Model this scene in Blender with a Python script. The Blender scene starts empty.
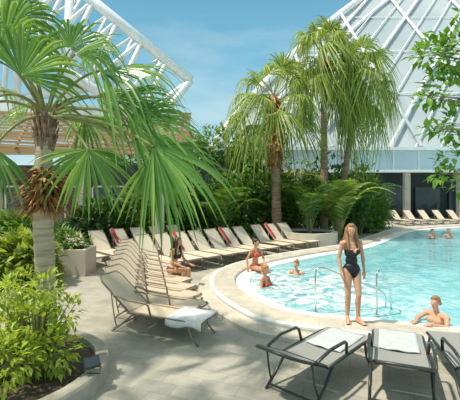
import bpy, math, random
from mathutils import Vector, Matrix, noise
random.seed(7)
V=Vector
COL=bpy.context.scene.collection

# ---------------------------------------------------------------- mesh helper
_ico={}
def ico(sub=2):
    if sub not in _ico:
        import bmesh
        bm=bmesh.new(); bmesh.ops.create_icosphere(bm,subdivisions=sub,radius=1.0)
        bm.verts.index_update()
        _ico[sub]=([v.co.copy() for v in bm.verts],[[v.index for v in f.verts] for f in bm.faces]); bm.free()
    return _ico[sub]
class MB:
    def __init__(s): s.v=[];s.f=[];s.m=[]
    def add(s,vs,fs,mi=0):
        o=len(s.v); s.v.extend(vs)
        for f in fs: s.f.append([i+o for i in f]); s.m.append(mi)
    def box(s,c,size,R=None,mi=0):
        c=V(c);hx,hy,hz=size[0]/2,size[1]/2,size[2]/2
        vs=[V((x,y,z)) for x in(-hx,hx) for y in(-hy,hy) for z in(-hz,hz)]
        if R is not None: vs=[R@v for v in vs]
        s.add([v+c for v in vs],[[0,1,3,2],[4,6,7,5],[0,4,5,1],[2,3,7,6],[0,2,6,4],[1,5,7,3]],mi)
    def beam(s,a,b,w,h,mi=0):
        a=V(a);b=V(b);d=(b-a)
        q=d.to_track_quat('X','Z').to_matrix()
        s.box((a+b)/2,(d.length,w,h),q,mi)
    def tube(s,pts,r,n=8,mi=0,cap=True,closed=False):
        pts=[V(p) for p in pts];k=len(pts)
        rs=r if isinstance(r,(list,tuple)) else [r]*k
        vs=[];ref=V((0,0,1))
        d0=(pts[1]-pts[0]).normalized()
        if abs(d0.z)>.95: ref=V((1,0,0))
        u=None
        for i,p in enumerate(pts):
            if closed: d=(pts[(i+1)%k]-pts[i-1]).normalized()
            else: d=(pts[min(i+1,k-1)]-pts[max(i-1,0)]).normalized()
            if u is None: u=(ref-d*ref.dot(d)).normalized()
            else:
                u=(u-d*u.dot(d)); u=u.normalized() if u.length>1e-6 else V((1,0,0))
            w=d.cross(u)
            for j in range(n):
                a=2*math.pi*j/n; vs.append(p+(u*math.cos(a)+w*math.sin(a))*rs[i])
        fs=[]
        for i in range(k if closed else k-1):
            i2=(i+1)%k
            for j in range(n):
                j2=(j+1)%n; fs.append([i*n+j,i*n+j2,i2*n+j2,i2*n+j])
        if cap and not closed:
            fs.append(list(range(n))[::-1]); fs.append([(k-1)*n+j for j in range(n)])
        s.add(vs,fs,mi)
    def ell(s,c,r,R=None,mi=0,sub=2):
        vs,fs=ico(sub);c=V(c)
        if not isinstance(r,(tuple,list)): r=(r,r,r)
        out=[]
        for v in vs:
            w=V((v.x*r[0],v.y*r[1],v.z*r[2]))
            if R is not None: w=R@w
            out.append(w+c)
        s.add(out,fs,mi)
    def cap(s,a,b,ra,rb,mi=0):
        s.tube([a,b],[ra,rb],12,mi); s.ell(a,ra,mi=mi); s.ell(b,rb,mi=mi)
    def grid(s,rows,mi=0,thick=0):
        n=len(rows[0]);vs=[V(p) for r in rows for p in r];fs=[]
        for i in range(len(rows)-1):
            for j in range(n-1): fs.append([i*n+j,i*n+j+1,(i+1)*n+j+1,(i+1)*n+j])
        s.add(vs,fs,mi)
    def mesh(s,name,mats,smooth=False):
        me=bpy.data.meshes.new(name); me.from_pydata([tuple(v) for v in s.v],[],s.f)
        for m in mats: me.materials.append(m)
        if len(mats)>1: me.polygons.foreach_set('material_index',s.m)
        if smooth: me.polygons.foreach_set('use_smooth',[True]*len(me.polygons))
        me.update(); return me
    def obj(s,name,mats,parent=None,smooth=False,**k):
        if not isinstance(mats,(list,tuple)): mats=[mats]
        return mkobj(name,s.mesh(name,mats,smooth),parent,**k)
def mkobj(name,data,parent=None,label=None,cat=None,loc=None,rot=None,kind=None,group=None):
    o=bpy.data.objects.new(name,data); COL.objects.link(o)
    if parent: o.parent=parent
    if label:o['label']=label
    if cat:o['category']=cat
    if kind:o['kind']=kind
    if group:o['group']=group
    if loc:o.location=loc
    if rot:o.rotation_euler=rot
    return o
def empty(name,loc,label,cat,rot=(0,0,0),group=None):
    o=mkobj(name,None,None,label,cat,loc,rot,None,group); o.empty_display_size=.2; return o
def dup(root,loc,rotz=None,label=None):
    kids=[c for c in root.children]
    n=root.copy(); COL.objects.link(n); n.location=loc
    if rotz is not None: n.rotation_euler=(0,0,rotz)
    if label:n['label']=label
    for c in kids:
        d=c.copy(); COL.objects.link(d); d.parent=n
        for c2 in c.children:
            e=c2.copy(); COL.objects.link(e); e.parent=d
    return n

# ---------------------------------------------------------------- materials
def mat(name,c1,c2=None,scale=5,rough=.6,metal=0,bump=0,bscale=None,spec=.5,stretch=(1,1,1),coord='Object',detail=4):
    m=bpy.data.materials.new(name);m.use_nodes=True;nt=m.node_tree;b=nt.nodes['Principled BSDF']
    b.inputs['Roughness'].default_value=rough;b.inputs['Metallic'].default_value=metal
    b.inputs['Specular IOR Level'].default_value=spec
    tc=nt.nodes.new('ShaderNodeTexCoord');mp=nt.nodes.new('ShaderNodeMapping');mp.inputs['Scale'].default_value=stretch
    nt.links.new(tc.outputs[coord],mp.inputs[0])
    n=nt.nodes.new('ShaderNodeTexNoise');n.inputs['Scale'].default_value=scale;n.inputs['Detail'].default_value=detail
    nt.links.new(mp.outputs[0],n.inputs['Vector'])
    r=nt.nodes.new('ShaderNodeValToRGB')
    c2=c2 or tuple(x*.88 for x in c1)
    r.color_ramp.elements[0].position=.35;r.color_ramp.elements[1].position=.65
    r.color_ramp.elements[0].color=(*c2,1);r.color_ramp.elements[1].color=(*c1,1)
    nt.links.new(n.outputs['Fac'],r.inputs[0]);nt.links.new(r.outputs[0],b.inputs['Base Color'])
    if bump:
        bp=nt.nodes.new('ShaderNodeBump');bp.inputs['Strength'].default_value=bump
        n2=nt.nodes.new('ShaderNodeTexNoise');n2.inputs['Scale'].default_value=bscale or scale*3
        nt.links.new(mp.outputs[0],n2.inputs['Vector'])
        nt.links.new(n2.outputs['Fac'],bp.inputs['Height']);nt.links.new(bp.outputs[0],b.inputs['Normal'])
    return m
def leafmat(name,cols,trans=.35,rough=.45):
    m=bpy.data.materials.new(name);m.use_nodes=True;nt=m.node_tree;b=nt.nodes['Principled BSDF']
    b.inputs['Roughness'].default_value=rough
    g=nt.nodes.new('ShaderNodeNewGeometry');r=nt.nodes.new('ShaderNodeValToRGB')
    el=r.color_ramp.elements
    while len(el)<len(cols): el.new(.5)
    for i,c in enumerate(cols):
        el[i].position=i/(len(cols)-1);el[i].color=(*c,1)
    nt.links.new(g.outputs['Random Per Island'],r.inputs[0])
    tr=nt.nodes.new('ShaderNodeBsdfTranslucent');mx=nt.nodes.new('ShaderNodeMixShader');mx.inputs[0].default_value=trans
    br=nt.nodes.new('ShaderNodeMixRGB');br.blend_type='MULTIPLY';br.inputs[0].default_value=1;br.inputs[2].default_value=(1.5,1.35,.6,1)
    nt.links.new(r.outputs[0],b.inputs['Base Color']);nt.links.new(r.outputs[0],br.inputs[1]);nt.links.new(br.outputs[0],tr.inputs[0])
    nt.links.new(b.outputs[0],mx.inputs[1]);nt.links.new(tr.outputs[0],mx.inputs[2])
    nt.links.new(mx.outputs[0],nt.nodes['Material Output'].inputs[0])
    return m
def tilemat(name,c1,c2,mortar,w=.6,h=.3,rough=.55,rot=0,ms=.008):
    m=bpy.data.materials.new(name);m.use_nodes=True;nt=m.node_tree;b=nt.nodes['Principled BSDF']
    b.inputs['Roughness'].default_value=rough
    tc=nt.nodes.new('ShaderNodeTexCoord');mp=nt.nodes.new('ShaderNodeMapping');mp.inputs['Rotation'].default_value=(0,0,rot)
    nt.links.new(tc.outputs['Object'],mp.inputs[0])
    br=nt.nodes.new('ShaderNodeTexBrick')
    br.inputs['Scale'].default_value=1;br.inputs['Brick Width'].default_value=w;br.inputs['Row Height'].default_value=h
    br.inputs['Mortar Size'].default_value=ms;br.inputs['Color1'].default_value=(*c1,1);br.inputs['Color2'].default_value=(*c2,1);br.inputs['Mortar'].default_value=(*mortar,1)
    nt.links.new(mp.outputs[0],br.inputs['Vector'])
    n=nt.nodes.new('ShaderNodeTexNoise');n.inputs['Scale'].default_value=1.6;n.inputs['Detail'].default_value=10;n.inputs['Roughness'].default_value=.65
    nt.links.new(mp.outputs[0],n.inputs['Vector'])
    r=nt.nodes.new('ShaderNodeValToRGB');r.color_ramp.elements[0].color=(.72,.72,.70,1);r.color_ramp.elements[1].color=(1.08,1.08,1.04,1)
    r.color_ramp.elements[0].position=.32;r.color_ramp.elements[1].position=.66
    nt.links.new(n.outputs['Fac'],r.inputs[0])
    mu=nt.nodes.new('ShaderNodeMixRGB');mu.blend_type='MULTIPLY';mu.inputs[0].default_value=1
    nt.links.new(br.outputs['Color'],mu.inputs[1]);nt.links.new(r.outputs[0],mu.inputs[2]);nt.links.new(mu.outputs[0],b.inputs['Base Color'])
    return m
M_floor=tilemat('terrace_tiles',(.48,.455,.39),(.43,.41,.355),(.33,.31,.27),.5,.25,rot=.35,ms=.005)
M_cop=tilemat('coping_stone',(.66,.60,.51),(.61,.555,.47),(.50,.45,.38),.4,.4,rot=.2,ms=.006)
M_rim=mat('rim_white',(.84,.82,.76),scale=3)
M_basin=mat('pool_tile',(.50,.84,.88),scale=2)
M_step=mat('pool_step',(.80,.90,.88),scale=2)
M_white=mat('white_steel',(.88,.90,.90),scale=2,rough=.5)
M_roof=mat('roof_glazing',(.46,.52,.54),(.36,.43,.46),scale=.15,rough=.5)
M_fascia=mat('fascia',(.62,.72,.78),(.52,.64,.72),scale=.4,rough=.35)
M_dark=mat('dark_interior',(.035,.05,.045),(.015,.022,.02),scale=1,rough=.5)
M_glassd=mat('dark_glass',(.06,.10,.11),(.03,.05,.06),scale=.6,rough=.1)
M_beige=mat('beige_plaster',(.62,.56,.46),scale=2,rough=.8)
M_wood=mat('pergola_wood',(.52,.35,.19),(.40,.27,.14),scale=1.5,rough=.7,stretch=(.3,1,4))
M_stone=mat('planter_stone',(.46,.42,.34),(.34,.31,.26),scale=4,rough=.85,bump=.3)
M_soil=mat('soil',(.09,.065,.045),(.05,.035,.025),scale=12,rough=.95,bump=.6)
M_trunk=mat('palm_trunk',(.58,.49,.36),(.36,.29,.20),scale=3,rough=.9,stretch=(1,1,9),bump=.7,bscale=6)
M_trunk2=mat('palm_trunk_dark',(.38,.26,.16),(.20,.12,.08),scale=3,rough=.9,stretch=(1,1,7),bump=.7,bscale=5)
M_fib=leafmat('palm_fibre',[(.26,.13,.05),(.44,.23,.09),(.56,.33,.14)],.1,.8)
M_leafA=leafmat('fan_leaf',[(.09,.22,.05),(.16,.34,.08),(.30,.49,.13)],.42,.30)
M_leafB=leafmat('far_palm_leaf',[(.13,.22,.04),(.25,.36,.06),(.42,.49,.12)],.35)
M_leafC=leafmat('feather_leaf',[(.05,.14,.025),(.11,.24,.035),(.24,.38,.06)],.32)
M_bush=leafmat('bush_leaf',[(.22,.34,.03),(.42,.54,.07),(.60,.67,.14)],.42)
M_hedge=leafmat('hedge_leaf',[(.03,.09,.018),(.07,.18,.03),(.16,.30,.05)],.32)
M_tree=leafmat('tree_leaf',[(.06,.18,.02),(.14,.32,.04),(.28,.47,.08)],.4)
M_stem=mat('stem',(.30,.33,.10),(.20,.20,.07),scale=8,rough=.6)
M_bark=mat('bark',(.22,.17,.12),(.12,.09,.07),scale=8,rough=.9,bump=.5)
M_framed=mat('dark_frame',(.035,.045,.045),scale=6,rough=.35)
M_slingd=mat('grey_sling',(.33,.335,.31),(.27,.275,.26),scale=60,rough=.8)
M_slingb=mat('taupe_sling',(.60,.50,.37),(.51,.43,.32),scale=60,rough=.8)
M_frameb=mat('bronze_frame',(.26,.20,.14),scale=6,rough=.4)
M_slingc=mat('cream_sling',(.68,.59,.46),(.59,.51,.39),scale=50,rough=.8)
M_towel=mat('white_towel',(.84,.84,.82),scale=20,rough=.95,bump=.3,bscale=150)
M_towelr=mat('red_towel',(.60,.05,.05),(.45,.03,.04),scale=8,rough=.95)
M_chrome=mat('chrome',(.75,.78,.80),scale=2,rough=.18,metal=1)
M_skin=mat('skin',(.66,.37,.24),(.60,.33,.21),scale=8,rough=.5)
M_skin2=mat('skin_tanned',(.62,.31,.18),(.55,.27,.15),scale=8,rough=.5)
M_hairb=mat('hair_blonde',(.40,.22,.09),(.24,.12,.05),scale=30,rough=.5,stretch=(4,4,.4))
M_haird=mat('hair_dark',(.06,.03,.02),(.03,.017,.012),scale=30,rough=.5,stretch=(4,4,.4))
M_hairg=mat('hair_ginger',(.45,.20,.07),(.30,.12,.04),scale=30,rough=.5,stretch=(4,4,.4))
M_black=mat('black_fabric',(.012,.012,.016),scale=20,rough=.5)
M_red=mat('red_fabric',(.66,.06,.03),scale=20,rough=.6)
M_navy=mat('navy_fabric',(.03,.05,.14),scale=20,rough=.6)
M_eye=mat('eye_white',(.8,.8,.78),scale=5,rough=.3)
M_iris=mat('iris',(.03,.02,.015),scale=5,rough=.2)
M_lip=mat('lip',(.50,.14,.12),scale=5,rough=.4)

def watermat():
    m=bpy.data.materials.new('pool_water');m.use_nodes=True;nt=m.node_tree;b=nt.nodes['Principled BSDF']
    b.inputs['Roughness'].default_value=.08;b.inputs['IOR'].default_value=1.33
    tc=nt.nodes.new('ShaderNodeTexCoord')
    n=nt.nodes.new('ShaderNodeTexNoise');n.inputs['Scale'].default_value=1.6;n.inputs['Detail'].default_value=5;n.inputs['Distortion'].default_value=1.2
    nt.links.new(tc.outputs['Object'],n.inputs['Vector'])
    r=nt.nodes.new('ShaderNodeValToRGB');e=r.color_ramp.elements
    e[0].position=.35;e[0].color=(.20,.55,.62,1);e[1].position=.68;e[1].color=(.46,.79,.81,1)
    nt.links.new(n.outputs['Fac'],r.inputs[0])
    mp=nt.nodes.new('ShaderNodeVectorMath');mp.operation='DISTANCE';mp.inputs[1].default_value=(1.5,9.0,.1)
    nt.links.new(tc.outputs['Object'],mp.inputs[0])
    n3=nt.nodes.new('ShaderNodeTexNoise');n3.inputs['Scale'].default_value=2.6;n3.inputs['Detail'].default_value=9;n3.inputs['Distortion'].default_value=1.2;n3.inputs['Roughness'].default_value=.65
    nt.links.new(tc.outputs['Object'],n3.inputs['Vector'])
    mr=nt.nodes.new('ShaderNodeMapRange');mr.inputs[1].default_value=1.3;mr.inputs[2].default_value=3.9;mr.inputs[3].default_value=.95;mr.inputs[4].default_value=0
    nt.links.new(mp.outputs['Value'],mr.inputs[0])
    mm=nt.nodes.new('ShaderNodeMath');mm.operation='MULTIPLY';nt.links.new(mr.outputs[0],mm.inputs[0])
    r3=nt.nodes.new('ShaderNodeValToRGB');r3.color_ramp.elements[0].position=.45;r3.color_ramp.elements[1].position=.56
    nt.links.new(n3.outputs['Fac'],r3.inputs[0]);nt.links.new(r3.outputs[0],mm.inputs[1])
    mx=nt.nodes.new('ShaderNodeMixRGB');mx.inputs[2].default_value=(.94,.96,.96,1)
    nt.links.new(mm.outputs[0],mx.inputs[0]);nt.links.new(r.outputs[0],mx.inputs[1]);nt.links.new(mx.outputs[0],b.inputs['Base Color'])
    bp=nt.nodes.new('ShaderNodeBump');bp.inputs['Strength'].default_value=.5;bp.inputs['Distance'].default_value=.08
    n2=nt.nodes.new('ShaderNodeTexNoise');n2.inputs['Scale'].default_value=3.5;n2.inputs['Detail'].default_value=3;n2.inputs['Distortion'].default_value=.8
    nt.links.new(tc.outputs['Object'],n2.inputs['Vector']);nt.links.new(n2.outputs['Fac'],bp.inputs['Height']);nt.links.new(bp.outputs[0],b.inputs['Normal'])
    tr=nt.nodes.new('ShaderNodeBsdfTransparent');tr.inputs[0].default_value=(.7,.95,.97,1)
    sb=nt.nodes.new('ShaderNodeMapRange');sb.inputs[3].default_value=.34;sb.inputs[4].default_value=.05;nt.links.new(mm.outputs[0],sb.inputs[0])
    ms=nt.nodes.new('ShaderNodeMixShader');nt.links.new(sb.outputs[0],ms.inputs[0])
    nt.links.new(b.outputs[0],ms.inputs[1]);nt.links.new(tr.outputs[0],ms.inputs[2]);nt.links.new(ms.outputs[0],nt.nodes['Material Output'].inputs[0])
    return m
M_water=watermat()

# ---------------------------------------------------------------- pool + terrace
ctrl=[(3.45,5.58),(2.6,5.86),(1.91,6.06),(1.17,6.33),(.56,6.68),(.17,7.25),(-.17,8.0),(-.45,9.0),(-.43,10.3),(.06,11.6),(1.0,12.8),(2.6,14.25),(4.9,16.1),(7.4,19.4),(10,22.5),(15,25),(24,26.5),(32,22),(31,10),(20,3.8),(8,4.4)]
def catmull(ps,k=8):
    out=[];n=len(ps)
    for i in range(n):
        p0,p1,p2,p3=[V((*ps[(i+j)%n],0)) for j in(-1,0,1,2)]
        for t in range(k):
            t/=k
            out.append(.5*((2*p1)+(p2-p0)*t+(2*p0-5*p1+4*p2-p3)*t*t+(3*p1-p0-3*p2+p3)*t**3))
    return out
OUT=catmull(ctrl)
def offset(ps,d):
    o=[];n=len(ps)
    for i in range(n):
        t=(ps[(i+1)%n]-ps[i-1]).normalized();nn=V((-t.y,t.x,0))
        o.append(ps[i]+nn*d)
    return o
area=sum(OUT[i].x*OUT[(i+1)%len(OUT)].y-OUT[(i+1)%len(OUT)].x*OUT[i].y for i in range(len(OUT)))
SG=1 if area>0 else -1
def inner(d): return offset(OUT,SG*d)
import bmesh
def fill(loops,z,name,m,**k):
    bm=bmesh.new();ed=[]
    for lp in loops:
        vs=[bm.verts.new((p.x,p.y,z)) for p in lp]
        for i in range(len(vs)): ed.append(bm.edges.new((vs[i],vs[(i+1)%len(vs)])))
    bmesh.ops.triangle_fill(bm,use_beauty=True,edges=ed,normal=(0,0,1))
    for f in bm.faces:
        if f.normal.z<0:f.normal_flip()
    me=bpy.data.meshes.new(name);bm.to_mesh(me);bm.free();me.materials.append(m)
    return mkobj(name,me,**k)
outer=[V((-45,-3,0)),V((60,-3,0)),V((60,75,0)),V((-45,75,0))]
fill([outer,OUT],0,'floor',M_floor,label='beige stone tile terrace paving around the pool',cat='floor',kind='structure')
def strip(b,rings,mi=0):
    n=len(rings[0])
    for a in range(len(rings)-1):
        vs=rings[a]+rings[a+1]
        b.add(vs,[[i,(i+1)%n,n+(i+1)%n,n+i] for i in range(n)],mi)
def ring(d,z): return [V((p.x,p.y,z)) for p in inner(d)]
pool=empty('swimming_pool',(0,0,0),'curved turquoise swimming pool with raised beige stone coping','pool')
b=MB();strip(b,[ring(-.30,.0),ring(-.30,.07),ring(-.28,.08),ring(.01,.08)]);b.obj('outer_step',M_cop,pool)
b=MB();strip(b,[ring(0,-.02),ring(-.005,.14),ring(-.02,.155),ring(-.02,.185),ring(.0,.20),ring(.05,.205),ring(.08,.195)]);b.obj('nosing',M_rim,pool,True)
b=MB();strip(b,[ring(.08,.192),ring(.60,.192),ring(.62,.175),ring(.62,.12)]);b.obj('coping',M_cop,pool)
b=MB();strip(b,[ring(.62,.125),ring(.64,.128),ring(.98,.125),ring(1.0,.11),ring(1.0,.05)]);b.obj('rim',M_rim,pool)
b=MB();strip(b,[ring(1.0,.05),ring(1.5,.03),ring(1.5,-.2)]);b.obj('shallow_step',M_step,pool)
b=MB();strip(b,[ring(1.5,-.2),ring(1.9,-.22),ring(1.9,-1.25)]);b.obj('submerged_ledge',M_basin,pool)
o=fill([inner(1.9)],-1.25,'basin_floor',M_basin,parent=pool)
o=fill([inner(.995)],.1,'water',M_water,parent=pool)

def handrail(x,y,rails,label):
    e=empty('handrail',(x,y,.2),label,'handrail',group='chrome pool handrails')
    b=MB()
    for pts,r in rails: b.tube(pts,r,10)
    b.obj('rail',M_chrome,e,True)
    b=MB();b.tube([(0,0,-.08),(0,0,-.055)],.045,16);b.obj('base_plate',M_chrome,e)
handrail(1.62,7.20,[([(0,0,-.08),(0,0,.64),(.02,.0,.73),(.08,.02,.77),(.18,.04,.76),(.8,.2,.50),(1.35,.36,.25),(1.46,.40,.18),(1.5,.41,.06),(1.5,.41,-.35)],.018),
  ([(.72,.18,.54),(.72,.18,-.3)],.013)],'long polished chrome handrail sloping down into the whirlpool')
handrail(2.72,7.05,[([(0,0,-.08),(0,0,.60),(.02,.02,.71),(.08,.05,.75),(.15,.1,.71),(.34,.30,.42),(.44,.42,.2),(.46,.44,-.2)],.018)],'polished chrome handrail beside the standing woman')

# ---------------------------------------------------------------- loungers
def lounger(name,label,loc,rz,Mf,Ms,Mb,W=.6,ang=38,L=1.25,BL=.72,arms=False,group=None,tr=.018):
    e=empty(name,loc,label,'lounger',(0,0,rz),group)
    H=.36;w=W/2;c,s=math.cos(math.radians(ang)),math.sin(math.radians(ang))
    b=MB();b.tube([(-.02,-w,H),(L*.8,-w,H),(L-.06,-w,H-.01),(L,-w+.05,H-.02),(L,w-.05,H-.02),(L-.06,w,H-.01),(L*.8,w,H),(-.02,w,H)],tr,8)
    b.tube([(0,-w,H),(0,w,H)],tr*.8,8);b.tube([(L*.55,-w,H-.03),(L*.55,w,H-.03)],tr*.7,8)
    b.tube([(-.30,-w,.06),(-.30,w,.06)],tr*.7,8)
    b.obj('frame',Mf,e,True)
    rows=[]
    for i in range(9):
        u=i/8;rows.append([(.02+u*(L-.04),-w+.01+v/6*(W-.02),H+.012-.03*math.sin(math.pi*v/6)*math.sin(math.pi*u)**.5) for v in range(7)])
    b=MB();b.grid(rows);b.grid([[(p[0],p[1],p[2]-.008) for p in r][::-1] for r in rows]);b.obj('seat',Ms,e,True)
    b=MB();f=lambda d,y,k=0:V((-c*d-s*k*0,y,H+s*d-k))
    b.tube([f(0,-w+.02),f(BL*.85,-w+.02),f(BL,-w+.09),f(BL,w-.09),f(BL*.85,w-.02),f(0,w-.02)],tr*.9,8,0)
    rows=[]
    for i in range(9):
        u=i/8;rows.append([f(BL*u,(-w+.03+v/6*(W-.06)),.03*math.sin(math.pi*v/6)*math.sin(math.pi*u)**.5-.01) for v in range(7)])
    b.grid(rows,1);b.grid([[p-V((0,0,.008)) for p in r][::-1] for r in rows],1)
    b.obj('backrest',[Mf,Mb],e,True)
    for sy in(-1,1):
        y=sy*w
        b=MB();b.tube([(L*.84,y,H),(L*.88,y*1.02,.14),(L*.98,y*1.02,0)],tr*.9,8);b.obj('leg',Mf,e,True)
        b=MB();b.tube([(.12,y,H),(-.10,y*1.02,.17),(-.34,y*1.02,0)],tr*.9,8);b.obj('leg',Mf,e,True)
        b=MB();b.tube([(-.24,y*1.02,.10),(-.30,y*.97,.25),f(BL*.55,y*.95)],tr*.6,6);b.obj('back_strut',Mf,e,True)
        if arms:
            b=MB();b.tube([(.46,y,H),(.42,y*1.06,H+.17),(.36,y*1.08,H+.205),(.0,y*1.08,H+.215),f(BL*.45,y*1.04)+V((.0,0,.03)),f(BL*.42,y*.98)],tr*.95,8)
            b.obj('armrest',Mf,e,True)
    return e
def R(d):return math.radians(d)
A0=V((-1.62,6.75,0));AS=V((-.15,.66,0))
proto=lounger('sun_lounger','taupe sling sun lounger with bronze metal frame beside the pool',A0,R(-23),M_frameb,M_slingb,M_slingb,group='taupe sun loungers beside the pool',arms=True,ang=39,BL=.88,L=1.38,W=.60,tr=.018)
A=[A0]
for i in range(1,8):
    p=A0+AS*i;A.append(p)
    dup(proto,p,R(-23-i*1.6))
p2=lounger('sun_lounger','cream sling sun lounger with tilted back beside the whirlpool',(-2.45,11.95,0),R(-45),M_frameb,M_slingc,M_slingc,group='cream sun loungers by the whirlpool',ang=44,BL=.9,L=1.3,W=.62,tr=.02)
for i in range(1,7):
    dup(p2,(-2.45+.53*i,11.95+.46*i,0),R(-45+random.uniform(-2,2)))
for i in range(3): dup(p2,(1.45+.62*i,15.5+.46*i,0),R(-52))
for i in range(6): dup(p2,(-5.0+.60*i,12.7+.55*i,0),R(-45))
for i in range(10): dup(p2,(12.0+1.05*i,27.2,0),R(-75),'pale sling sun lounger on the far pool terrace')
d1=lounger('sun_lounger','grey sling sun lounger with dark metal frame on the terrace',(.92,4.70,0),R(47),M_framed,M_slingd,M_slingd,group='dark-framed sun loungers on the terrace',arms=True,ang=24,W=.66,BL=.7,tr=.021,L=1.2)
dup(d1,(2.02,4.50,0),R(68));dup(d1,(2.98,4.4,0),R(78))

def towel(name,label,M,loc,rz,x0,x1,W,H=.385,drop=.14,tilt=0):
    rows=[];n=12;k=14
    for i in range(n+1):
        u=i/n;x=x0+(x1-x0)*u;r=[]
        for j in range(k+1):
            v=(j/k-.5)*(W+2*drop);a=abs(v)
            if a<=W/2: y=v;z=H
            else: y=math.copysign(W/2+.015,v);z=H-(a-W/2)*(1+.25*math.sin(u*7))
            z+=.006*math.sin(u*9+j)
            r.append((x+ (0 if a<=W/2 else .02*math.sin(j*3)),y,z+tilt*(x-x0)))
        rows.append(r)
    b=MB();b.grid(rows)
    o=b.obj(name,M,None,True,label=label,cat='towel',loc=(loc[0],loc[1],0),rot=(0,0,rz))
    s=o.modifiers.new('s','SOLIDIFY');s.thickness=.012;s.offset=1
towel('towel','white towel spread over the end of a lounger',M_towel,A[0],R(-23),.75,1.40,.62,drop=.12)
M_pt=mat('pale_blue_towel',(.56,.60,.60),scale=20,rough=.95)
towel('towel','pale towel lying on a dark-framed lounger',M_pt,(.92,4.70),R(47),.45,1.2,.5,H=.38,drop=0)
towel('towel','pale towel lying on a dark-framed lounger',M_pt,(2.02,4.50),R(68),.45,1.2,.5,H=.38,drop=0)
def backtowel(loc,rz,ang=44,BL=.9,w=.11,y0=-.25):
    c,s=math.cos(R(ang)),math.sin(R(ang));rows=[]
    for i in range(9):
        d=BL*(1.03-.9*i/8);rows.append([(-c*d+.03,y0+w*j/3,.36+s*d+.02+.006*math.sin(i+j)) for j in range(4)])
    rows.insert(0,[(-c*BL*1.03-.06,y0+w*j/3,.36+s*BL*.6) for j in range(4)])
    b=MB();b.grid(rows);o=b.obj('towel',M_towelr,None,True,label='red towel hanging over a lounger backrest',cat='towel',loc=(*loc,0),rot=(0,0,rz),group='red towels on the loungers')
    s2=o.modifiers.new('s','SOLIDIFY');s2.thickness=.012
for i in(2,5): backtowel((-2.45+.53*i,11.95+.46*i),R(-45))
for i in(1,): backtowel((1.45+.62*i,15.5+.46*i),R(-52))
for i in(2,): backtowel((-5.0+.60*i,12.7+.55*i),R(-45))

# ---------------------------------------------------------------- plants
def fan(b,hub,axis,normal,Rad,n=34,span=125,droop=.35,seed=0,joined=.45,mi=0):
    rnd=random.Random(seed)
    ax=V(axis).normalized();nz=V(normal);nz=(nz-ax*nz.dot(ax)).normalized();sd=nz.cross(ax)
    hub=V(hub);dth=math.radians(2*span)/n
    for i in range(n):
        th=-math.radians(span)+dth*(i+.5);
        L=Rad*(.68+.32*math.cos(th*.7))*rnd.uniform(.85,1.08)
        tw=rnd.uniform(-.07,.07);dr=droop*rnd.uniform(.5,1.7)
        vs=[];prof=[(.03,1),(.25,1),(joined,1.03),(joined+.14,.95),(.80,.64),(.90,.36),(.96,.18),(1.0,.03)]
        for (t,wf) in prof:
            r=L*t;half=min(r,L*joined)*math.tan(dth/2)*wf
            d=ax*math.cos(th+tw*t)+sd*math.sin(th+tw*t);p=-ax*math.sin(th)+sd*math.cos(th)
            lift=nz*(-.22*Rad*math.sin(th)**2*t)
            k=max(0,t-.3);g=V((0,0,-dr*Rad*(k**1.8)-droop*Rad*1.4*max(0,t-.72)**1.25))
            c=hub+d*r*(1-.12*droop*k)+g+lift
            fold=half*.5
            vs+=[c-p*half+nz*fold*.5,c-nz*fold*.5,c+p*half+nz*fold*.5]
        fs=[]
        for k in range(len(prof)-1):
            a=k*3;fs+=[[a,a+1,a+4,a+3],[a+1,a+2,a+5,a+4]]
        b.add(vs,fs,mi)
def bez(p0,p1,p2,n=8):
    return [p0*(1-t)**2+p1*2*t*(1-t)+p2*t*t for t in [i/n for i in range(n+1)]]
PB=V((-2.68,5.5,0));crown=V((-2.66,5.5,3.50))
palm=empty('fan_palm',PB,'large fan palm with pale trunk and shaggy brown fibre collar','palm tree')
b=MB();zs=[i*.085 for i in range(43)];pts=[V((.02*math.sin(z*2),.02*math.cos(z*1.5),z)) for z in zs]
b.tube(pts,[(.135 if z<2.3 else .135-.035*(z-2.3)/1.3)+(.007 if i%2 else -.005)+(.05-.15*z if z<.33 else 0) for i,z in enumerate(zs)],16)
b.obj('trunk',M_trunk,palm,True)
b=MB()
rnd=random.Random(3)
for i in range(820):
    a=rnd.uniform(0,2*math.pi);z=rnd.uniform(2.08,2.66);k=math.sin((z-2.0)/.8*math.pi)
    p=V((.12*math.cos(a),.12*math.sin(a),z+.05));l=rnd.uniform(.14,.52)*(.5+k*.6)
    q=p+V((math.cos(a)*l,math.sin(a)*l,rnd.uniform(-.24,.06)));m2=(p+q)/2+V((0,0,.06))
    t=V((-math.sin(a),math.cos(a),0))*rnd.uniform(.012,.03);u=V((0,0,.02))
    b.add([p-t,p+t,m2+t,m2-t,q+u],[[0,1,2,3],[3,2,4]],0)
b.obj('fibre_collar',M_fib,palm)
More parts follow.
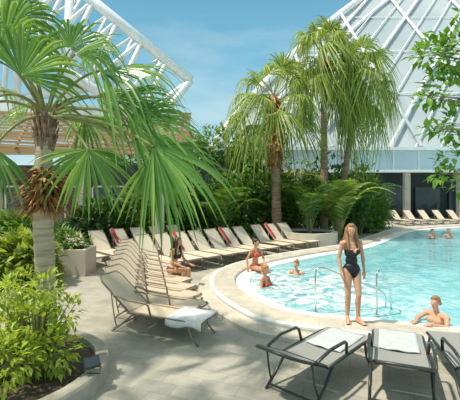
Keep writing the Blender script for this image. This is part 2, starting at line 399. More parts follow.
leaves=[ # hub, axis, normal, radius, droop, span
 ((-1.85,4.95,2.98),(.25,-.15,-.9),(.65,-.75,.2),.82,.20,98),
 ((-1.00,4.95,3.02),(.80,-.10,-.52),(.45,-.80,.40),1.20,.42,68),
 ((-1.05,5.05,2.90),(.25,-.10,-.95),(.6,-.75,.1),.92,.2,55),
 ((-1.40,5.2,3.42),(.97,.0,.04),(.05,-.80,.60),1.18,.45,75),
 ((-1.60,5.4,3.74),(.9,.1,.32),(-.1,-.65,.75),1.05,.60,76),
 ((-1.85,5.4,4.14),(.95,.0,.16),(-.1,-.50,.8),1.28,.60,76),
 ((-2.20,5.4,4.38),(.8,.1,.55),(-.3,-.7,.7),1.0,.7,80),
 ((-2.75,5.0,3.95),(.50,-.15,.75),(.4,-.85,.2),1.08,.45,88),
 ((-3.05,5.1,4.35),(.15,-.2,.9),(.3,-.9,.2),1.08,.55,85),
 ((-3.40,5.2,4.55),(-.3,-.1,.9),(.2,-.9,.2),1.05,.65,85),
 ((-3.05,4.9,3.00),(-.5,-.2,-.7),(.2,-.9,.3),.78,.35,92),
 ((-3.3,5.0,3.55),(-.8,-.2,.1),(.0,-.85,.5),.90,.5,88),
 ((-2.05,5.8,3.85),(.8,.2,.25),(-.2,-.7,.7),1.0,.55,82),
 ((-3.5,5.6,3.9),(-.9,.0,.2),(0,-.6,.8),.95,.6,100),
 ((-2.3,6.3,3.7),(.3,.9,.1),(0,-.3,.9),.85,.55,95),
 ((-3.2,6.4,3.9),(-.5,.8,.3),(0,-.3,.9),.9,.55,100),
 ((-1.25,6.0,3.28),(.85,.35,-.35),(.2,-.65,.7),1.02,.6,75),
 ((-2.45,5.8,4.60),(.45,.1,.85),(.2,-.9,.3),.95,.8,82),
 ((-3.0,5.3,4.85),(.5,-.1,.8),(.1,-.8,.3),.92,.8,85),
 ((-2.9,4.75,3.62),(-.45,-.6,.2),(.1,-.6,.7),.60,.7,90),
 ((-2.15,5.6,3.50),(.6,-.1,-.2),(.1,-.6,.7),.72,.6,78),
]
for i,(h,ax,nz,rad,dr,sp_) in enumerate(leaves):
    b=MB();h=V(h)-PB;c=crown-PB;mid=(c+h)/2+V((0,0,.28))
    b.tube(bez(c,mid,h,8),[.028-.0015*k for k in range(9)],6,1)
    fan(b,h,ax,nz,rad,n=int(sp_/3.2)+4,span=sp_,droop=dr,seed=i,joined=.49)
    b.obj('frond',[M_leafA,M_stem],palm,label='broad fan-shaped green frond')
b=MB()
for i in range(36):
    a=i*2.4;z=3.10+i*.014;d=V((math.cos(a),math.sin(a),0))
    b.tube([d*.08+V((0,0,z-.15)),d*.13+V((0,0,z)),d*.19+V((0,0,z+.14))],[.030,.022,.010],5)
b.obj('leaf_base',M_trunk2,palm,True)

def farpalm(loc,H,lean,crad,label,nl=30,tr=.16,skirt=0,seed=1,hang=1.0):
    rnd=random.Random(seed)
    e=empty('tall_fan_palm',loc,label,'palm tree')
    top=V((lean[0],lean[1],H));b=MB();n=26
    pts=[V((lean[0]*(i/n)**1.3,lean[1]*(i/n)**1.3,H*i/n)) for i in range(n+1)]
    b.tube(pts,[tr*(1.25-.45*i/n)*(1.05 if i%2 else .95) for i in range(n+1)],12);b.obj('trunk',M_trunk2,e,True)
    if skirt:
        b=MB()
        for i in range(int(210*skirt)):
            a=rnd.uniform(0,6.283);z=H-rnd.uniform(.1,skirt);x0=top*(z/H)
            p=V((x0.x+math.cos(a)*tr*.8,x0.y+math.sin(a)*tr*.8,z));o=rnd.uniform(.15,.45);q=p+V((math.cos(a)*o,math.sin(a)*o,-rnd.uniform(.2,.6)))
            t=V((-math.sin(a),math.cos(a),0))*.05;b.add([p-t,p+t,q+t*.3,q-t*.3],[[0,1,2,3]])
        b.obj('dead_leaf_skirt',M_fib,e)
    protos=[]
    for k in range(5):
        b=MB();pl=crad*.52
        elev=[1.25,.8,.4,0,-.55][k]
        h=V((math.cos(elev)*pl,0,math.sin(elev)*pl))
        b.tube(bez(V((0,0,0)),h*.6+V((0,0,.2)),h,6),[.03,.028,.025,.022,.02,.018,.015],5,1)
        ee=elev-.28;ax=V((math.cos(ee),0,math.sin(ee)));nz=V((-math.sin(ee),0,math.cos(ee)))
        fan(b,h,ax,nz,crad*.54,n=22,span=100,droop=[.5,.8,1.0,1.2,1.1][k]*hang,seed=seed*9+k,joined=.38)
        protos.append(b.mesh('frond',[M_leafB,M_stem]))
    for i in range(nl):
        k=min(4,int(5*i/nl));o=mkobj('frond',protos[k],e)
        o.location=top+V((0,0,-.19*k));o.rotation_euler=(rnd.uniform(-.35,.35),rnd.uniform(-.35,.35),i*2.399+rnd.uniform(-.4,.4))
        s=rnd.uniform(.70,1.25);o.scale=(s,s,s)
farpalm((2.2,17.8,0),6.9,(-.15,0),2.45,'tall palm with shaggy reddish trunk and yellow-green crown',25,.2,3.2,seed=2,hang=1.1)
farpalm((4.75,19.2,0),9.3,(.0,0),2.5,'tallest fan palm with drooping crown behind the planter',34,.17,1.6,seed=3,hang=1.35)
farpalm((5.6,19.6,0),8.3,(1.1,0),2.25,'leaning fan palm with dense hanging fronds',34,.15,1.6,seed=4,hang=1.9)

def leafcloud(b,c,r,n,ls,rnd,mi=0,aspect=.38,up=.2):
    c=V(c)
    for i in range(n):
        d=V((rnd.gauss(0,1),rnd.gauss(0,1),rnd.gauss(0,1))).normalized();k=rnd.uniform(.55,1.05)
        p=c+V((d.x*r[0]*k,d.y*r[1]*k,d.z*r[2]*k))
        if p.z<.02:p.z=.02+rnd.random()*.1
        a=(d+V((rnd.uniform(-.8,.8),rnd.uniform(-.8,.8),rnd.uniform(-.9,.4)+up))).normalized()
        s=a.cross(V((rnd.uniform(-.3,.3),rnd.uniform(-.3,.3),1)));s=s.normalized() if s.length>.01 else V((1,0,0))
        nn=s.cross(a);l=ls*rnd.uniform(.6,1.25);w=l*aspect/2
        b.add([p,p+a*l*.4-s*w+nn*w*.3,p+a*l*.45,p+a*l*.4+s*w+nn*w*.3,p+a*l-nn*l*.12],[[0,2,1],[0,3,2],[1,2,4],[2,3,4]],mi)
def shrub(name,loc,blobs,n,ls,M,label,cat='shrub',seed=0,aspect=.38,stems=14,trunk=None,group=None):
    rnd=random.Random(seed);e=empty(name,loc,label,cat,group=group);b=MB();tot=sum(q[1][0]*q[1][2] for q in blobs)
    for c,r in blobs: leafcloud(b,c,r,int(n*r[0]*r[2]/tot),ls,rnd,aspect=aspect)
    b.obj('foliage',M,e);b=MB()
    for i in range(stems):
        c,r=blobs[i%len(blobs)];t=V(c)+V((rnd.uniform(-.7,.7)*r[0],rnd.uniform(-.7,.7)*r[1],rnd.uniform(-.3,.6)*r[2]))
        if trunk: s=V(trunk)
        else: s=V((t.x*.4,t.y*.4,0))
        b.tube(bez(s,V((s.x,s.y,(s.z+t.z)*.55)),t,5),[.014*(1+ls*4),.012*(1+ls*4),.010*(1+ls*3),.008*(1+ls*3),.006*(1+ls*2),.004],5)
    if trunk: b.tube([V((trunk[0],trunk[1],0)),V(trunk)],[.16,.11],10)
    b.obj('branch' if trunk else 'stem',M_bark if trunk else M_stem,e,True)
    return e
pl=empty('planter_bed',(-2.95,4.80,0),'round stone-edged planting bed at the palm foot','planter')
b=MB();n=56;ro,ri=1.36,1.18
def circ(r,z):return[V((r*math.cos(2*math.pi*i/n),r*math.sin(2*math.pi*i/n),z)) for i in range(n)]
strip(b,[circ(ro,0),circ(ro,.19),circ(ro-.02,.22),circ(ri,.22),circ(ri,.0)]);b.obj('curb',M_stone,pl)
b=MB();c0=circ(ri,.15);b.add(c0,[list(range(n))]);b.obj('soil',M_soil,pl)
shrub('shrub',(-2.40,4.72,.15),[((0,0,.60),(.36,.32,.40)),((-.4,.1,.5),(.40,.36,.38)),((.24,.0,.32),(.30,.30,.26)),((-.2,-.35,.35),(.42,.34,.33)),((.05,.1,1.02),(.20,.22,.22)),((-.35,.0,1.02),(.20,.22,.2)),((.32,.1,.76),(.18,.2,.18))],1700,.12,M_bush,'bushy yellow-green leafy shrub in the stone-edged bed',seed=5,stems=70,aspect=.42)
shrub('shrub',(-3.1,5.3,.15),[((0,0,.5),(.5,.4,.45)),((-.3,.0,.3),(.5,.4,.35)),((.2,0,.95),(.25,.2,.25))],800,.12,M_bush,'yellow-green leafy shrub beside the palm trunk',seed=6,stems=18)
fl=empty('garden_spotlight',(-1.69,4.62,.22),'small black garden spotlight on the stone curb','lamp')
b=MB();Rm=Matrix.Rotation(R(35),3,'Z')@Matrix.Rotation(R(-35),3,'X')
b.box((0,0,.13),(.19,.08,.13),Rm)
for k in range(4): b.box(Rm@V((0,.05,-.045+.03*k))+V((0,0,.13)),(.16,.02,.008),Rm)
b.obj('housing',M_framed,fl)
b=MB();b.box(V((0,0,.13))+Rm@V((0,-.042,0)),(.165,.006,.105),Rm);b.obj('lens',M_glassd,fl)
b=MB();b.tube([(-.11,0,.13),(-.11,0,.0),(.11,0,0),(.11,0,.13)],.008,6);b.tube([(0,0,0),(0,0,-.03)],.02,8);b.obj('bracket',M_framed,fl)

def pinnate(loc,nf,L,label,seed,M=None,leafw=.05,up=1.1):
    M=M or M_leafC
    rnd=random.Random(seed);e=empty('feather_palm',loc,label,'palm plant')
    for i in range(nf):
        a=i*2.4+rnd.uniform(-.2,.2);el=rnd.uniform(.6,1.35);l=L*rnd.uniform(.75,1.1);d=V((math.cos(a),math.sin(a),0))
        p0=d*.08;p1=d*l*.30*math.cos(el)+V((0,0,l*.85*up));p2=d*l*(.30+.5*math.cos(el))+V((0,0,l*(.35+.6*math.sin(el))*up*.85))
        pts=bez(p0,p1,p2,18);b=MB();b.tube(pts,[.022*(1-k/20) for k in range(19)],5,1)
        for k in range(4,19):
            t=(pts[min(k+1,18)]-pts[k-1]).normalized();s=t.cross(V((0,0,1))).normalized();u=s.cross(t)
            ll=l*.26*math.sin(math.pi*(.12+.80*k/18))
            for sg in(-1,1):
                q=(t*.55+s*sg*.85+u*.12).normalized();p=pts[k];w=t*leafw*.6
                b.add([p-w*.5,p+w*.5,p+q*ll*.5+w-V((0,0,ll*.04)),p+q*ll*.5-w-V((0,0,ll*.04)),p+q*ll-V((0,0,ll*.25))],[[0,1,2,3],[3,2,4]],0)
        b.obj('frond',[M,M_stem],e)
pl=empty('round_planter',(3.55,17.1,0),'low round beige stone planter at the pool edge','planter')
b=MB();strip(b,[circ(1.25,0),circ(1.25,.6),circ(1.0,.6),circ(1.0,.3)]);b.obj('wall',M_beige,pl)
b=MB();b.add(circ(1.0,.5),[list(range(n))]);b.obj('soil',M_soil,pl)
pinnate((3.6,17.2,.5),14,2.3,'feathery green palm plant in the round planter',11,leafw=.09)
pinnate((5.2,18.4,0),14,3.4,'arching feather palm among the shrubs',12,leafw=.13,M=M_leafB)
pinnate((2.6,19.4,0),12,3.6,'arching feather palm behind the loungers',13,leafw=.13)
pinnate((7.1,20.8,0),14,3.4,'arching feather palm beside the pool terrace',14,leafw=.13)
pinnate((-.4,17.2,0),12,2.8,'arching feather palm behind the loungers',15,leafw=.12)
pinnate((-3.4,17.2,0),12,2.9,'arching feather palm behind the loungers',16,leafw=.12)
hed='dense dark green tropical shrub behind the loungers'
sp=[(-9,12.5,1.6,1.5),(-7.2,13.4,1.3,1.6),(-5.6,16.4,1.2,2.0),(-3.6,17.2,1.3,2.6),(-1.9,17.8,1.3,3.2),(.2,18.4,1.3,3.4),(1.6,19.3,1.6,3.7),(3.4,20.4,1.7,4.0),(5.4,21.0,1.7,4.1),(7.4,22.2,1.5,3.9),(8.8,24.4,1.3,3.0),(-5.4,9.9,.8,1.2)]
for i,(x,y,r,h) in enumerate(sp):
    shrub('tropical_shrub',(x,y,0),[((0,0,h*.55),(r,r*.8,h*.5)),((r*.5,-.2,h*.35),(r*.7,r*.6,h*.4)),((-r*.5,-.1,h*.4),(r*.7,r*.6,h*.42)),((r*.1,-.5,h*.25),(r*.8,r*.5,h*.25))],1900,.36,(M_hedge,M_leafC,M_hedge,M_leafB)[i%4],hed if i%4!=3 else 'bright green tropical shrub behind the loungers',seed=30+i,stems=8,aspect=.45)
for i,(x,y,h,r) in enumerate([(-3.5,23.5,4.8,2.0),(-.6,24.5,5.2,2.0),(1.4,25.8,4.8,1.6),(-8,24.5,4.8,2.2)]):
    shrub('broadleaf_tree',(x,y,0),[((0,0,h),(r,r,r*.7)),((r*.6,0,h-.7),(r*.7,r*.7,r*.6)),((-r*.6,0,h-.6),(r*.7,r*.7,r*.6)),((0,-.3,h-1.9),(r*.9,r*.8,r*.7))],2900,.34,M_leafC,'leafy green tree behind the terrace buildings','tree',seed=60+i,stems=12,trunk=(0,0,h*.5),aspect=.5)
shrub('broadleaf_tree',(5.3,4.4,0),[
 ((-1.75,1.4,4.55),(.60,.5,.40)),((-2.25,1.4,4.50),(.30,.3,.20)),((-1.85,1.4,4.0),(.50,.4,.30)),((-2.30,1.4,3.85),(.22,.25,.12)),((-1.75,1.4,3.45),(.50,.4,.25)),((-2.2,1.4,3.35),(.20,.25,.12)),
 ((-1.70,1.4,2.95),(.42,.35,.22)),((-2.05,1.4,2.70),(.20,.2,.12)),((-1.65,1.4,2.50),(.30,.3,.16)),((-.8,1.0,4.4),(.9,.9,.7)),((-.3,.6,3.7),(1.0,.8,.8)),((-1.2,.9,5.0),(.8,.6,.4))],3500,.15,M_tree,'broadleaf tree with bright green overhanging branches','tree',seed=77,stems=60,trunk=(0,0,2.2),aspect=.5)
# unseen tree left of the frame, added to cast dappled shade on the terrace
shrub('broadleaf_tree',(-4.6,2.4,0),[((1.2,.3,5.6),(1.3,1.2,.5)),((1.9,.7,6.1),(1.0,.9,.4)),((.2,.2,6.2),(1.2,1.2,.5))],760,.22,M_tree,'unseen broadleaf tree added to shade the terrace paving','tree',seed=78,stems=18,trunk=(0,0,3.4),aspect=.5)

def boxplanter(x0,x1,y,d,h,label,seed):
    e=empty('planter_box',((x0+x1)/2,y,0),label,'planter');w=x1-x0;b=MB()
    b.box((0,-d/2+.06,h/2),(w,.12,h));b.box((0,d/2-.06,h/2),(w,.12,h));b.box((-w/2+.06,0,h/2),(.12,d-.24,h));b.box((w/2-.06,0,h/2),(.12,d-.24,h))
    b.obj('wall',M_beige,e);b=MB();b.box((0,0,h*.42),(w-.24,d-.24,h*.84));b.obj('soil',M_soil,e)
    shrub('potted_shrub',((x0+x1)/2,y,h*.84),[((0,0,.3),(w*.42,d*.4,.38)),((w*.2,0,.25),(w*.3,d*.4,.3))],700,.18,M_leafC,'green leafy shrub planted in the pale planter box',seed=seed)
boxplanter(-6.2,-4.1,11.2,.9,.75,'low pale plastered planter box with shrubs',80)
boxplanter(-8.6,-6.5,11.2,1.0,1.0,'tall pale plastered planter box with shrubs',81)

# ---------------------------------------------------------------- pergola + back-left building
pg=empty('pergola',(-7,15,0),'warm tan timber slatted pergola on cream posts','pergola')
for x,y in[(4.45,-1.2),(0.2,-1.2),(-4,-1.2),(4.45,3),(0,3),(-4,3)]:
    b=MB();b.box((x,y,1.9),(.28,.28,3.8));b.box((x,y,.08),(.4,.4,.16));b.obj('post',M_beige,pg)
b=MB();b.box((-.5,-1.6,3.85),(11.6,.16,.3));b.obj('beam',M_wood,pg)
b=MB();b.box((-.5,3,5.0),(11.6,.16,.3));b.obj('beam',M_wood,pg)
# one sloping slatted roof, higher at its outer end
def pz(x,t): return 3.98+1.75*t-(x+6.5)*.055+.33
for i in range(14):
    t=i/13;y=-1.95+1.7*t
    b=MB();b.beam((-6.5,y,pz(-6.5,t)),(5.5,y,pz(5.5,t)),.05,.085);b.obj('slat',M_wood,pg)
for i in range(7):
    x=-6.2+i*1.9;b=MB();b.beam((x,-1.80,pz(x,0)-.1),(x,-.2,pz(x,1)-.05),.07,.10);b.beam((x,-.2,pz(x,1)-.05),(x,3.2,5.0),.07,.10);b.obj('rafter',M_wood,pg)
for x in(4.45,0,-4):
    b=MB();b.box((x,3,4.4),(.2,.2,1.2));b.obj('post',M_beige,pg)
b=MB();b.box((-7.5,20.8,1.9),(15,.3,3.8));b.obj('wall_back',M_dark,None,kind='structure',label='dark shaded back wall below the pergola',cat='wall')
for i in range(6):
    e=empty('window_%d'%(i+1),(-13.6+2.35*i,20.6,1.5),'dark glazed window with cream frame','window');e['kind']='structure'
    b=MB();b.box((0,0,0),(1.7,.05,2.2));b.obj('window_pane',M_glassd,e)
    b=MB()
    for sx in(-.88,.88,0): b.box((sx,-.04,0),(.09,.08,2.36))
    for sz in(-1.14,1.14): b.box((0,-.04,sz),(1.85,.08,.09))
    b.obj('window_frame',M_beige,e)

# ---------------------------------------------------------------- white truss
tr=empty('roof_truss',(-8.2,14.5,0),'white tubular steel roof truss rising above the pergola','truss')
def T(a,b_,r=.10,name='strut'):
    b=MB();o=V((-8.2,14.5,0));b.tube([V(a)-o,V(b_)-o],r,8);b.obj(name,M_white,tr,True)
def lerp(a,b,t):return V(a)*(1-t)+V(b)*t
def truss(a0,a1,b0,b1,n,r=.17,rs=.10):
    T(a0,a1,r,'chord');T(b0,b1,r,'chord')
    for i in range(n):
        T(lerp(a0,a1,i/n),lerp(b0,b1,(i+.5)/n),rs);T(lerp(b0,b1,(i+.5)/n),lerp(a0,a1,(i+1)/n),rs)
truss((-8.0,14.5,11.9),(-1.5,14.5,6.65),(-9.8,14.2,9.1),(-2.8,14.2,4.85),7,.19,.10)
truss((-7.4,16.4,11.6),(-1.5,14.5,6.65),(-9.2,15.8,9.3),(-2.8,14.2,4.85),5,.11,.065)
truss((-11,15,8.4),(-6.1,14.5,10.1),(-11,15,5.6),(-5.2,14.5,6.4),4,.17,.10)
T((-6.1,14.5,10.1),(-6.3,14.5,5.2),.17,'mast');T((-4.4,14.3,5.8),(-4.2,14.5,5.0),.13)
b=MB();b.beam((-6.9,.2,6.15),(4.8,0,5.25),.35,.50);o=b.obj('chord',M_white,tr)
T((-1.5,14.5,6.65),(-2.8,14.2,4.85),.14);T((-7.9,14.4,11.8),(-8.1,14.4,5.2),.14,'mast')
T((-9.8,14.2,9.1),(-9.8,14.4,0),.14,'mast')

# ---------------------------------------------------------------- glass hall
hall=empty('glass_hall',(10,30,0),'large hall with slanted white-ribbed translucent roof and pale fascia','building')
HO=V((10,30,0))
def X_l(v):return -1.4+24*v+18*v*v
def RP(u,v):
    return V((X_l(v)+u,30+30*v,5.7+38*v))-HO
b=MB();rows=[]
for j in range(15):
    v=j/14*.7;rows.append([RP(50*i/20,v) for i in range(21)])
b.grid(rows);b.obj('roof_glazing',M_roof,hall)
def walk(f,vmax=.69):
    v=0
    while v<vmax and f(v)>X_l(v)-.01: v+=.01
    return v
for k in range(24):   # ribs sweeping up to the right
    x0=.6+2.0*k;f=lambda v,x0=x0:x0+31*v
    ve=walk(f)
    pts=[V((f(v),30+30*v,5.7+38*v))-HO+V((0,-.15,.15)) for v in (0,ve)]
    b=MB();b.tube(pts,.20 if k%3==0 else .07,6);b.obj('roof_rib',M_white,hall,True)
for k in range(6):    # counter braces
    x0=8+7*k;f=lambda v,x0=x0:x0-6*v
    ve=walk(f)
    b=MB();b.tube([V((f(v),30+30*v,5.7+38*v))-HO+V((0,-.25,.25)) for v in (0,ve)],.15,6);b.obj('roof_brace',M_white,hall,True)
b=MB();b.tube([RP(0,v*.7/12)+V((0,-.12,.1)) for v in range(13)],.42,6);b.obj('roof_edge_beam',M_white,hall,True)
b=MB();b.tube([RP(3.4,v*.7/12)+V((0,-.12,.1)) for v in range(13)],.22,6);b.obj('roof_edge_beam',M_white,hall,True)
for k in range(1,5):
    v=k*.14;b=MB();b.tube([RP(0,v)+V((0,-.1,.1)),RP(50,v)+V((0,-.1,.1))],.05,6);b.obj('roof_purlin',M_white,hall,True)
b=MB();b.box((8.5,-.3,4.75),(40,.5,1.5));b.obj('fascia',M_fascia,hall)
for k in range(21):
    b=MB();b.box((-11+k*1.95,-.58,4.75),(.10,.08,1.5));b.obj('fascia_fin',M_white,hall)
b=MB();b.box((8.5,-.6,5.62),(40.4,.9,.22));b.box((8.5,-.6,3.92),(40.4,.9,.18));b.obj('cornice',M_white,hall)
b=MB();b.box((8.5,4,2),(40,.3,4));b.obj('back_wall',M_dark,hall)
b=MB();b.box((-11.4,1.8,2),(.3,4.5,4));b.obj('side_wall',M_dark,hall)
for k in range(9):
    b=MB();b.box((-8.8+k*4.2,-.3,1.95),(.42,.42,3.9));b.box((-8.8+k*4.2,-.3,.15),(.6,.6,.3));b.obj('column',M_beige,hall)
for k in range(12):
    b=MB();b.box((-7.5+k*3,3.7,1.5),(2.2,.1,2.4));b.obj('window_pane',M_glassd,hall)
def parasol(x,y,M,label):
    e=empty('closed_parasol',(x,y,0),label,'parasol',group='closed parasols');b=MB();b.tube([(0,0,0),(0,0,2.5)],.025,8);b.tube([(0,0,0),(0,0,.08)],.25,16);b.obj('pole',M_white,e,True)
    b=MB();pts=[(0,0,z) for z in(.95,1.0,1.4,1.9,2.3,2.45)];b.tube(pts,[.05,.12,.11,.08,.05,.015],9);b.obj('canopy',M,e,True)
parasol(9.9,26.5,M_towelr,'closed red parasol on the far terrace')

# ---------------------------------------------------------------- people
def remesh(b,name,vox,sm=5):
    me=b.mesh(name+'_src',[]);o=bpy.data.objects.new(name+'_src',me);COL.objects.link(o)
    m=o.modifiers.new('r','REMESH');m.mode='VOXEL';m.voxel_size=vox
    if sm:
        s=o.modifiers.new('s','SMOOTH');s.factor=.5;s.iterations=sm
    dg=bpy.context.evaluated_depsgraph_get();dg.update()
    r=bpy.data.meshes.new_from_object(o.evaluated_get(dg));r.name=name
    bpy.data.objects.remove(o);bpy.data.meshes.remove(me)
    r.polygons.foreach_set('use_smooth',[True]*len(r.polygons));return r
def hand(b,w,d,nrm,side,curl=.5):
    w=V(w);d=V(d).normalized();nrm=V(nrm);nrm=(nrm-d*nrm.dot(d)).normalized();s=d.cross(nrm)*side
    Rm=Matrix((s,nrm,d)).transposed()
    b.ell(w+d*.045,(.037,.016,.052),Rm)
    for k,(o,l) in enumerate(((-.031,.056),(-.0105,.07),(.0105,.076),(.031,.066))):
        p=w+d*.082+s*o;dd=(d+s*o*2.2).normalized();q=p+dd*l*.5+nrm*l*.15*curl;e=q+(dd*(1-.35*curl)+nrm*.6*curl).normalized()*l*.5
        b.cap(p-d*.02,q,.0085,.008);b.cap(q,e,.008,.0065)
    p=w+d*.02+s*.026;q=p+(d*.6+s*.7).normalized()*.04;e=q+(d*.9+s*.2+nrm*.3).normalized()*.032
    b.cap(p,q,.012,.010);b.cap(q,e,.010,.008)
def person(label,loc,rz,hz,lean,arms,legs,Mskin,Mhair,hair='long',suit=None,Msuit=None,yaw=0,vox=.007,female=True,headtilt=0,group=None):
    e=empty('person',loc,label,'person',(0,0,rz),group)
    def tp(x,y,z):return V((x+lean[0]*z,y+lean[1]*z,hz+z))
    b=MB();sh=.165 if female else .195;tk=1 if female else 1.15
    b.ell(tp(0,0,.04),(.143,.100,.115));b.ell(tp(0,0,.17),(.105*tk,.082,.12));b.ell(tp(0,0,.34),(.130*tk,.095,.15));b.ell(tp(0,.005,.44),(.130*tk,.07,.075))
    b.cap(tp(-sh+.02,0,.478),tp(sh-.02,0,.478),.045,.045)
    for s in(-1,1):
        b.ell(tp(s*.07,.055,-.01),(.080,.075,.09))
        if female:b.ell(tp(s*.062,-.080,.335),(.056,.052,.056))
        else:b.ell(tp(s*.07,-.07,.39),(.08,.04,.06))
        b.cap(tp(s*.04,.01,.52),tp(s*sh*.85,.005,.49),.032,.038)
    b.cap(tp(0,.01,.48),tp(0,-.005,.615),.048,.044)
    hc=tp(0,-.015,.705);Rh=Matrix.Rotation(yaw,3,'Z')@Matrix.Rotation(headtilt,3,'X')
    h=lambda x,y,z:hc+Rh@V((x,y,z))
    b.ell(h(0,.005,.015),(.073,.092,.092),Rh);b.ell(h(0,-.028,-.045),(.052,.06,.062),Rh)
    b.cap(h(0,-.088,.005),h(0,-.106,-.024),.008,.0125);b.ell(h(0,-.075,-.085),(.022,.018,.016),Rh)
    b.cap(h(-.035,-.08,.022),h(.035,-.08,.022),.009,.009)
    for s in(-1,1): b.ell(h(s*.074,.01,-.008),(.009,.018,.03),Rh)
    segs=[]
    for s,(el,wr,hd,hn) in zip((-1,1),arms):
        S=tp(s*sh,0,.47);el=V(el);wr=V(wr)
        b.cap(S,el,.042*tk,.032*tk);b.ell(S,(.050*tk,.048*tk,.052));mid=el.lerp(wr,.3);b.cap(el,mid,.032*tk,.033*tk);b.cap(mid,wr,.033*tk,.022*tk)
        hand(b,wr,hd,hn,s);segs+=[(S.lerp(el,.18),el,.05),(el,wr,.05),(wr,wr+V(hd).normalized()*.18,.05)]
    for s,(kn,an,toe) in zip((-1,1),legs):
        Hj=tp(s*.078,0,-.0);kn=V(kn);an=V(an);toe=V(toe).normalized()
        b.cap(Hj,Hj.lerp(kn,.35),.084,.075);b.cap(Hj.lerp(kn,.35),kn,.075,.049)
        back=-toe;m=kn.lerp(an,.3)+back*.015;b.cap(kn,m,.047,.050);b.cap(m,an,.050,.032)
        b.cap(an+V((0,0,-.04))+back*.03,an+V((0,0,-.05))+toe*.08,.034,.032);b.cap(an+toe*.03,an+toe*.09+V((0,0,-.045)),.034,.03)
        b.cap(an+toe*.08+V((0,0,-.052)),an+toe*.155+V((0,0,-.058)),.034,.020)
        sd=toe.cross(V((0,0,1)))
        for k in range(5): b.cap(an+toe*.13+sd*(-.034+.017*k)+V((0,0,-.062)),an+toe*(.178-.006*abs(k-(1 if s>0 else 3)))+sd*(-.036+.018*k)+V((0,0,-.066)),.010,.009)
    me=remesh(b,'body',vox);me.materials.append(Mskin);body=mkobj('body',me,e)
    for s in(-1,1):
        q=MB();q.ell(h(s*.030,-.083,.004),(.014,.010,.008),Rh,0);q.ell(h(s*.030,-.091,.004),(.0065,.004,.0065),Rh,1);q.obj('eye',[M_eye,M_iris],e,True)
    q=MB();q.ell(h(0,-.086,-.055),(.022,.010,.009),Rh);q.obj('lips',M_lip,e,True)
    q=MB();q.ell(h(0,.022,.03),(.084,.094,.092),Rh)
    q.ell(h(0,-.045,.082),(.055,.04,.030),Rh)
    if hair=='long':
        for s in(-1,1):
            q.cap(h(s*.066,.0,.03),h(s*.078,.01,-.06),.03,.03);q.cap(h(s*.078,.01,-.06),tp(s*.095,-.055,.50),.03,.030);q.cap(tp(s*.095,-.055,.50),tp(s*.10,-.105,.38),.030,.016)
        for k in range(5):
            x=-.06+.03*k;q.cap(h(x,.07,.02),tp(x*1.3,.085,.5),.04,.035);q.cap(tp(x*1.3,.085,.5),tp(x*1.2,.10,.32),.035,.02)
    elif hair=='bun':
        q.ell(h(0,.085,.10),(.045,.045,.042),Rh);q.cap(h(-.05,.05,-.02),h(.05,.05,-.02),.04,.04)
    else:
        q.cap(h(-.05,.055,-.02),h(.05,.055,-.02),.04,.04)
    hm=remesh(q,'hair',.009,3);hm.materials.append(Mhair);mkobj('hair',hm,e)
    if suit:
        def armfree(p):
            for a,c,r in segs:
                t=max(0,min(1,(p-a).dot(c-a)/(c-a).length_squared))
                if (p-(a+(c-a)*t)).length<r:return False
            return True
        def inn(p,part):
            z=p.z-hz;x=p.x-lean[0]*z;y=p.y-lean[1]*z;ax=abs(x)
            if ax>.19 or not armfree(p):return False
            if part=='swimsuit':
                if y>.22 or y<-.19:return False
                lo=-.115+max(0,ax-.02)*1.35
                if z<lo:return False
                top=.37 if y<0 else .26
                if z<top-(.0 if ax>.03 or y>0 else .05):return True
                return z<.56 and abs(ax-.085-(0 if z<.45 else 0))<.017
            if part=='bikini_top':
                if y<0 and abs(z-.335)<.052-.018*max(0,1-ax/.03):return True
                if y>=0 and abs(z-.32)<.015:return True
                return z>.33 and z<.56 and abs(ax-.08)<.010
            if part=='bikini_bottom':
                if y>.22 or y<-.16:return False
                return z>-.115+max(0,ax-.02)*1.2 and z<.075
            if part=='swim_trunks':
                return -.3<z<.1
        for part in suit:
            ok=set(v.index for v in me.vertices if inn(v.co,part));mp={};vs=[];fs=[]
            for pl_ in me.polygons:
                if all(i in ok for i in pl_.vertices):
                    f=[]
                    for i in pl_.vertices:
                        if i not in mp:mp[i]=len(vs);vs.append(me.vertices[i].co+me.vertices[i].normal*.005)
                        f.append(mp[i])
                    fs.append(f)
            q=MB();q.add(vs,fs);q.obj(part,Msuit,e,True)
    return e
w_=person('woman in black one-piece swimsuit standing on pool coping',(2.08,6.50,.195),R(10),.90,(-.02,.0),
  [((-.225,.03,1.12),(-.215,-.055,.89),(.05,-.35,-.9),(1,0,0)),((.235,.05,1.13),(.225,-.02,.90),(-.05,-.3,-.9),(-1,0,0))],
  [((-.085,-.03,.49),(-.065,.03,.085),(-.35,-1,0)),((.07,-.12,.50),(.09,-.06,.085),(.25,-1,0))],
  M_skin,M_hairb,'long',['swimsuit'],M_black,yaw=R(-22),vox=.006)
w_.scale=(.98,.98,.98)
aa=R(-23-5*1.6)
sx,sy=A[5].x+1.10*math.cos(aa),A[5].y+1.10*math.sin(aa)
person('woman in dark bikini sitting on the end of a lounger',(sx,sy,0),R(60),.47,(0,-.22),
  [((-.24,-.17,.70),(-.17,-.40,.62),(.2,-1,-.2),(0,0,-1)),((.24,-.17,.70),(.17,-.40,.62),(-.2,-1,-.2),(0,0,-1))],
  [((-.10,-.42,.50),(-.09,-.40,.085),(-.1,-1,0)),((.10,-.42,.50),(.09,-.46,.085),(.1,-1,0))],
  M_skin2,M_haird,'long',['bikini_top','bikini_bottom'],M_black,yaw=R(5),vox=.009)
def sitl(h):return [((-.10,-.42,h-.01),(-.10,-.45,h-.42),(0,-1,0)),((.10,-.42,h-.01),(.10,-.45,h-.42),(0,-1,0))]
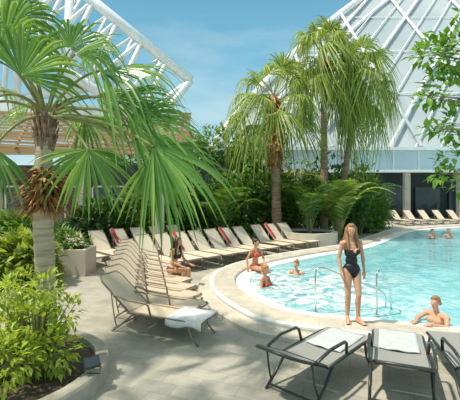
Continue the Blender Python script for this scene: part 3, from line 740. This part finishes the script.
person('woman in red bikini sitting on the whirlpool edge',(.72,11.0,.14),R(40),.09,(0,-.05),
  [((-.27,.04,.34),(-.30,-.02,.10),(-.2,-.3,-.9),(0,-1,0)),((.24,-.1,.36),(.12,-.28,.22),(-.3,-.8,-.3),(0,0,-1))],sitl(.09),
  M_skin2,M_haird,'bun',['bikini_top','bikini_bottom'],M_red,yaw=R(20),vox=.010)
person('ginger-haired woman in red bikini sitting in bubbling water',(.85,9.35,-.31),R(55),.10,(0,-.02),
  [((-.25,-.06,.36),(-.2,-.3,.40),(.2,-1,0),(0,0,-1)),((.25,-.06,.36),(.2,-.3,.40),(-.2,-1,0),(0,0,-1))],sitl(.10),
  M_skin2,M_hairg,'bun',['bikini_top','bikini_bottom'],M_red,yaw=R(10),vox=.010)
person('woman with tied hair relaxing in the whirlpool water',(1.85,10.6,-.42),R(-30),.10,(0,-.02),
  [((-.25,-.06,.36),(-.2,-.3,.40),(.2,-1,0),(0,0,-1)),((.25,-.06,.36),(.2,-.3,.40),(-.2,-1,0),(0,0,-1))],sitl(.10),
  M_skin,M_hairg,'bun',['bikini_top'],M_navy,vox=.011)
stand=[((-.09,-.02,.49),(-.09,.0,.085),(-.1,-1,0)),((.09,-.02,.49),(.09,.0,.085),(.1,-1,0))]
person('man with brown hair in the pool resting on coping',(3.68,6.75,-1.14),R(-62),.90,(0,-.06),
  [((-.24,-.20,1.28),(-.10,-.42,1.31),(.1,-1,0),(0,0,-1)),((.26,-.12,1.24),(.12,-.36,1.30),(-.2,-1,.0),(0,0,-1))],stand,
  M_skin,M_hairb,'short',['swim_trunks'],M_navy,yaw=R(10),vox=.008,female=False)
for x,y,hm,l in((9.8,18.4,M_haird,'dark-haired swimmer standing in the far water'),(10.7,18.6,M_hairb,'fair-haired swimmer standing in the far water')):
    person(l,(x,y,-1.15),R(-20),.90,(0,0),[((-.25,-.05,1.12),(-.22,-.25,1.05),(0,-1,0),(0,0,-1)),((.25,-.05,1.12),(.22,-.25,1.05),(0,-1,0),(0,0,-1))],stand,M_skin2,hm,'short',['bikini_top'],M_navy,vox=.014)

# ---------------------------------------------------------------- light, world, camera
sc=bpy.context.scene
sun=bpy.data.lights.new('sun','SUN');sun.energy=4.4;sun.angle=.035;sun.color=(1,.92,.78)
so=bpy.data.objects.new('sun',sun);COL.objects.link(so);so.rotation_euler=V((.50,.16,-1)).to_track_quat('-Z','Y').to_euler()
w=bpy.data.worlds.new('w');sc.world=w;w.use_nodes=True;nt=w.node_tree;bg=nt.nodes['Background']
tc=nt.nodes.new('ShaderNodeTexCoord');sp_=nt.nodes.new('ShaderNodeSeparateXYZ');nt.links.new(tc.outputs['Generated'],sp_.inputs[0])
r=nt.nodes.new('ShaderNodeValToRGB');e=r.color_ramp.elements
e[0].position=0;e[0].color=(.50,.64,.64,1);e[1].position=.62;e[1].color=(.46,.52,.53,1)
for p_,c_ in((.14,(.30,.52,.60)),(.30,(.17,.41,.55)),(.46,(.12,.32,.47))):
    k=e.new(p_);k.color=(*c_,1)
nt.links.new(sp_.outputs['Z'],r.inputs[0])
n=nt.nodes.new('ShaderNodeTexNoise');n.inputs['Scale'].default_value=2.2;n.inputs['Detail'].default_value=6
mp=nt.nodes.new('ShaderNodeMapping');mp.inputs['Scale'].default_value=(1,1,3.5);nt.links.new(tc.outputs['Generated'],mp.inputs[0]);nt.links.new(mp.outputs[0],n.inputs['Vector'])
r2=nt.nodes.new('ShaderNodeValToRGB');r2.color_ramp.elements[0].position=.48;r2.color_ramp.elements[0].color=(0,0,0,1);r2.color_ramp.elements[1].position=.85;r2.color_ramp.elements[1].color=(.6,.6,.6,1)
nt.links.new(n.outputs['Fac'],r2.inputs[0])
mx=nt.nodes.new('ShaderNodeMixRGB');mx.inputs[2].default_value=(.72,.78,.78,1);nt.links.new(r2.outputs[0],mx.inputs[0]);nt.links.new(r.outputs[0],mx.inputs[1]);nt.links.new(mx.outputs[0],bg.inputs[0])
bg.inputs[1].default_value=1.25
cam=bpy.data.cameras.new('camera');co=bpy.data.objects.new('camera',cam);COL.objects.link(co);sc.camera=co
co.location=(0,0,2.45);co.rotation_euler=(math.pi/2,0,0);cam.sensor_width=36;cam.lens=380/460*36;cam.shift_y=-10/460;cam.clip_end=300
sc.view_settings.view_transform='Standard';sc.view_settings.exposure=.08
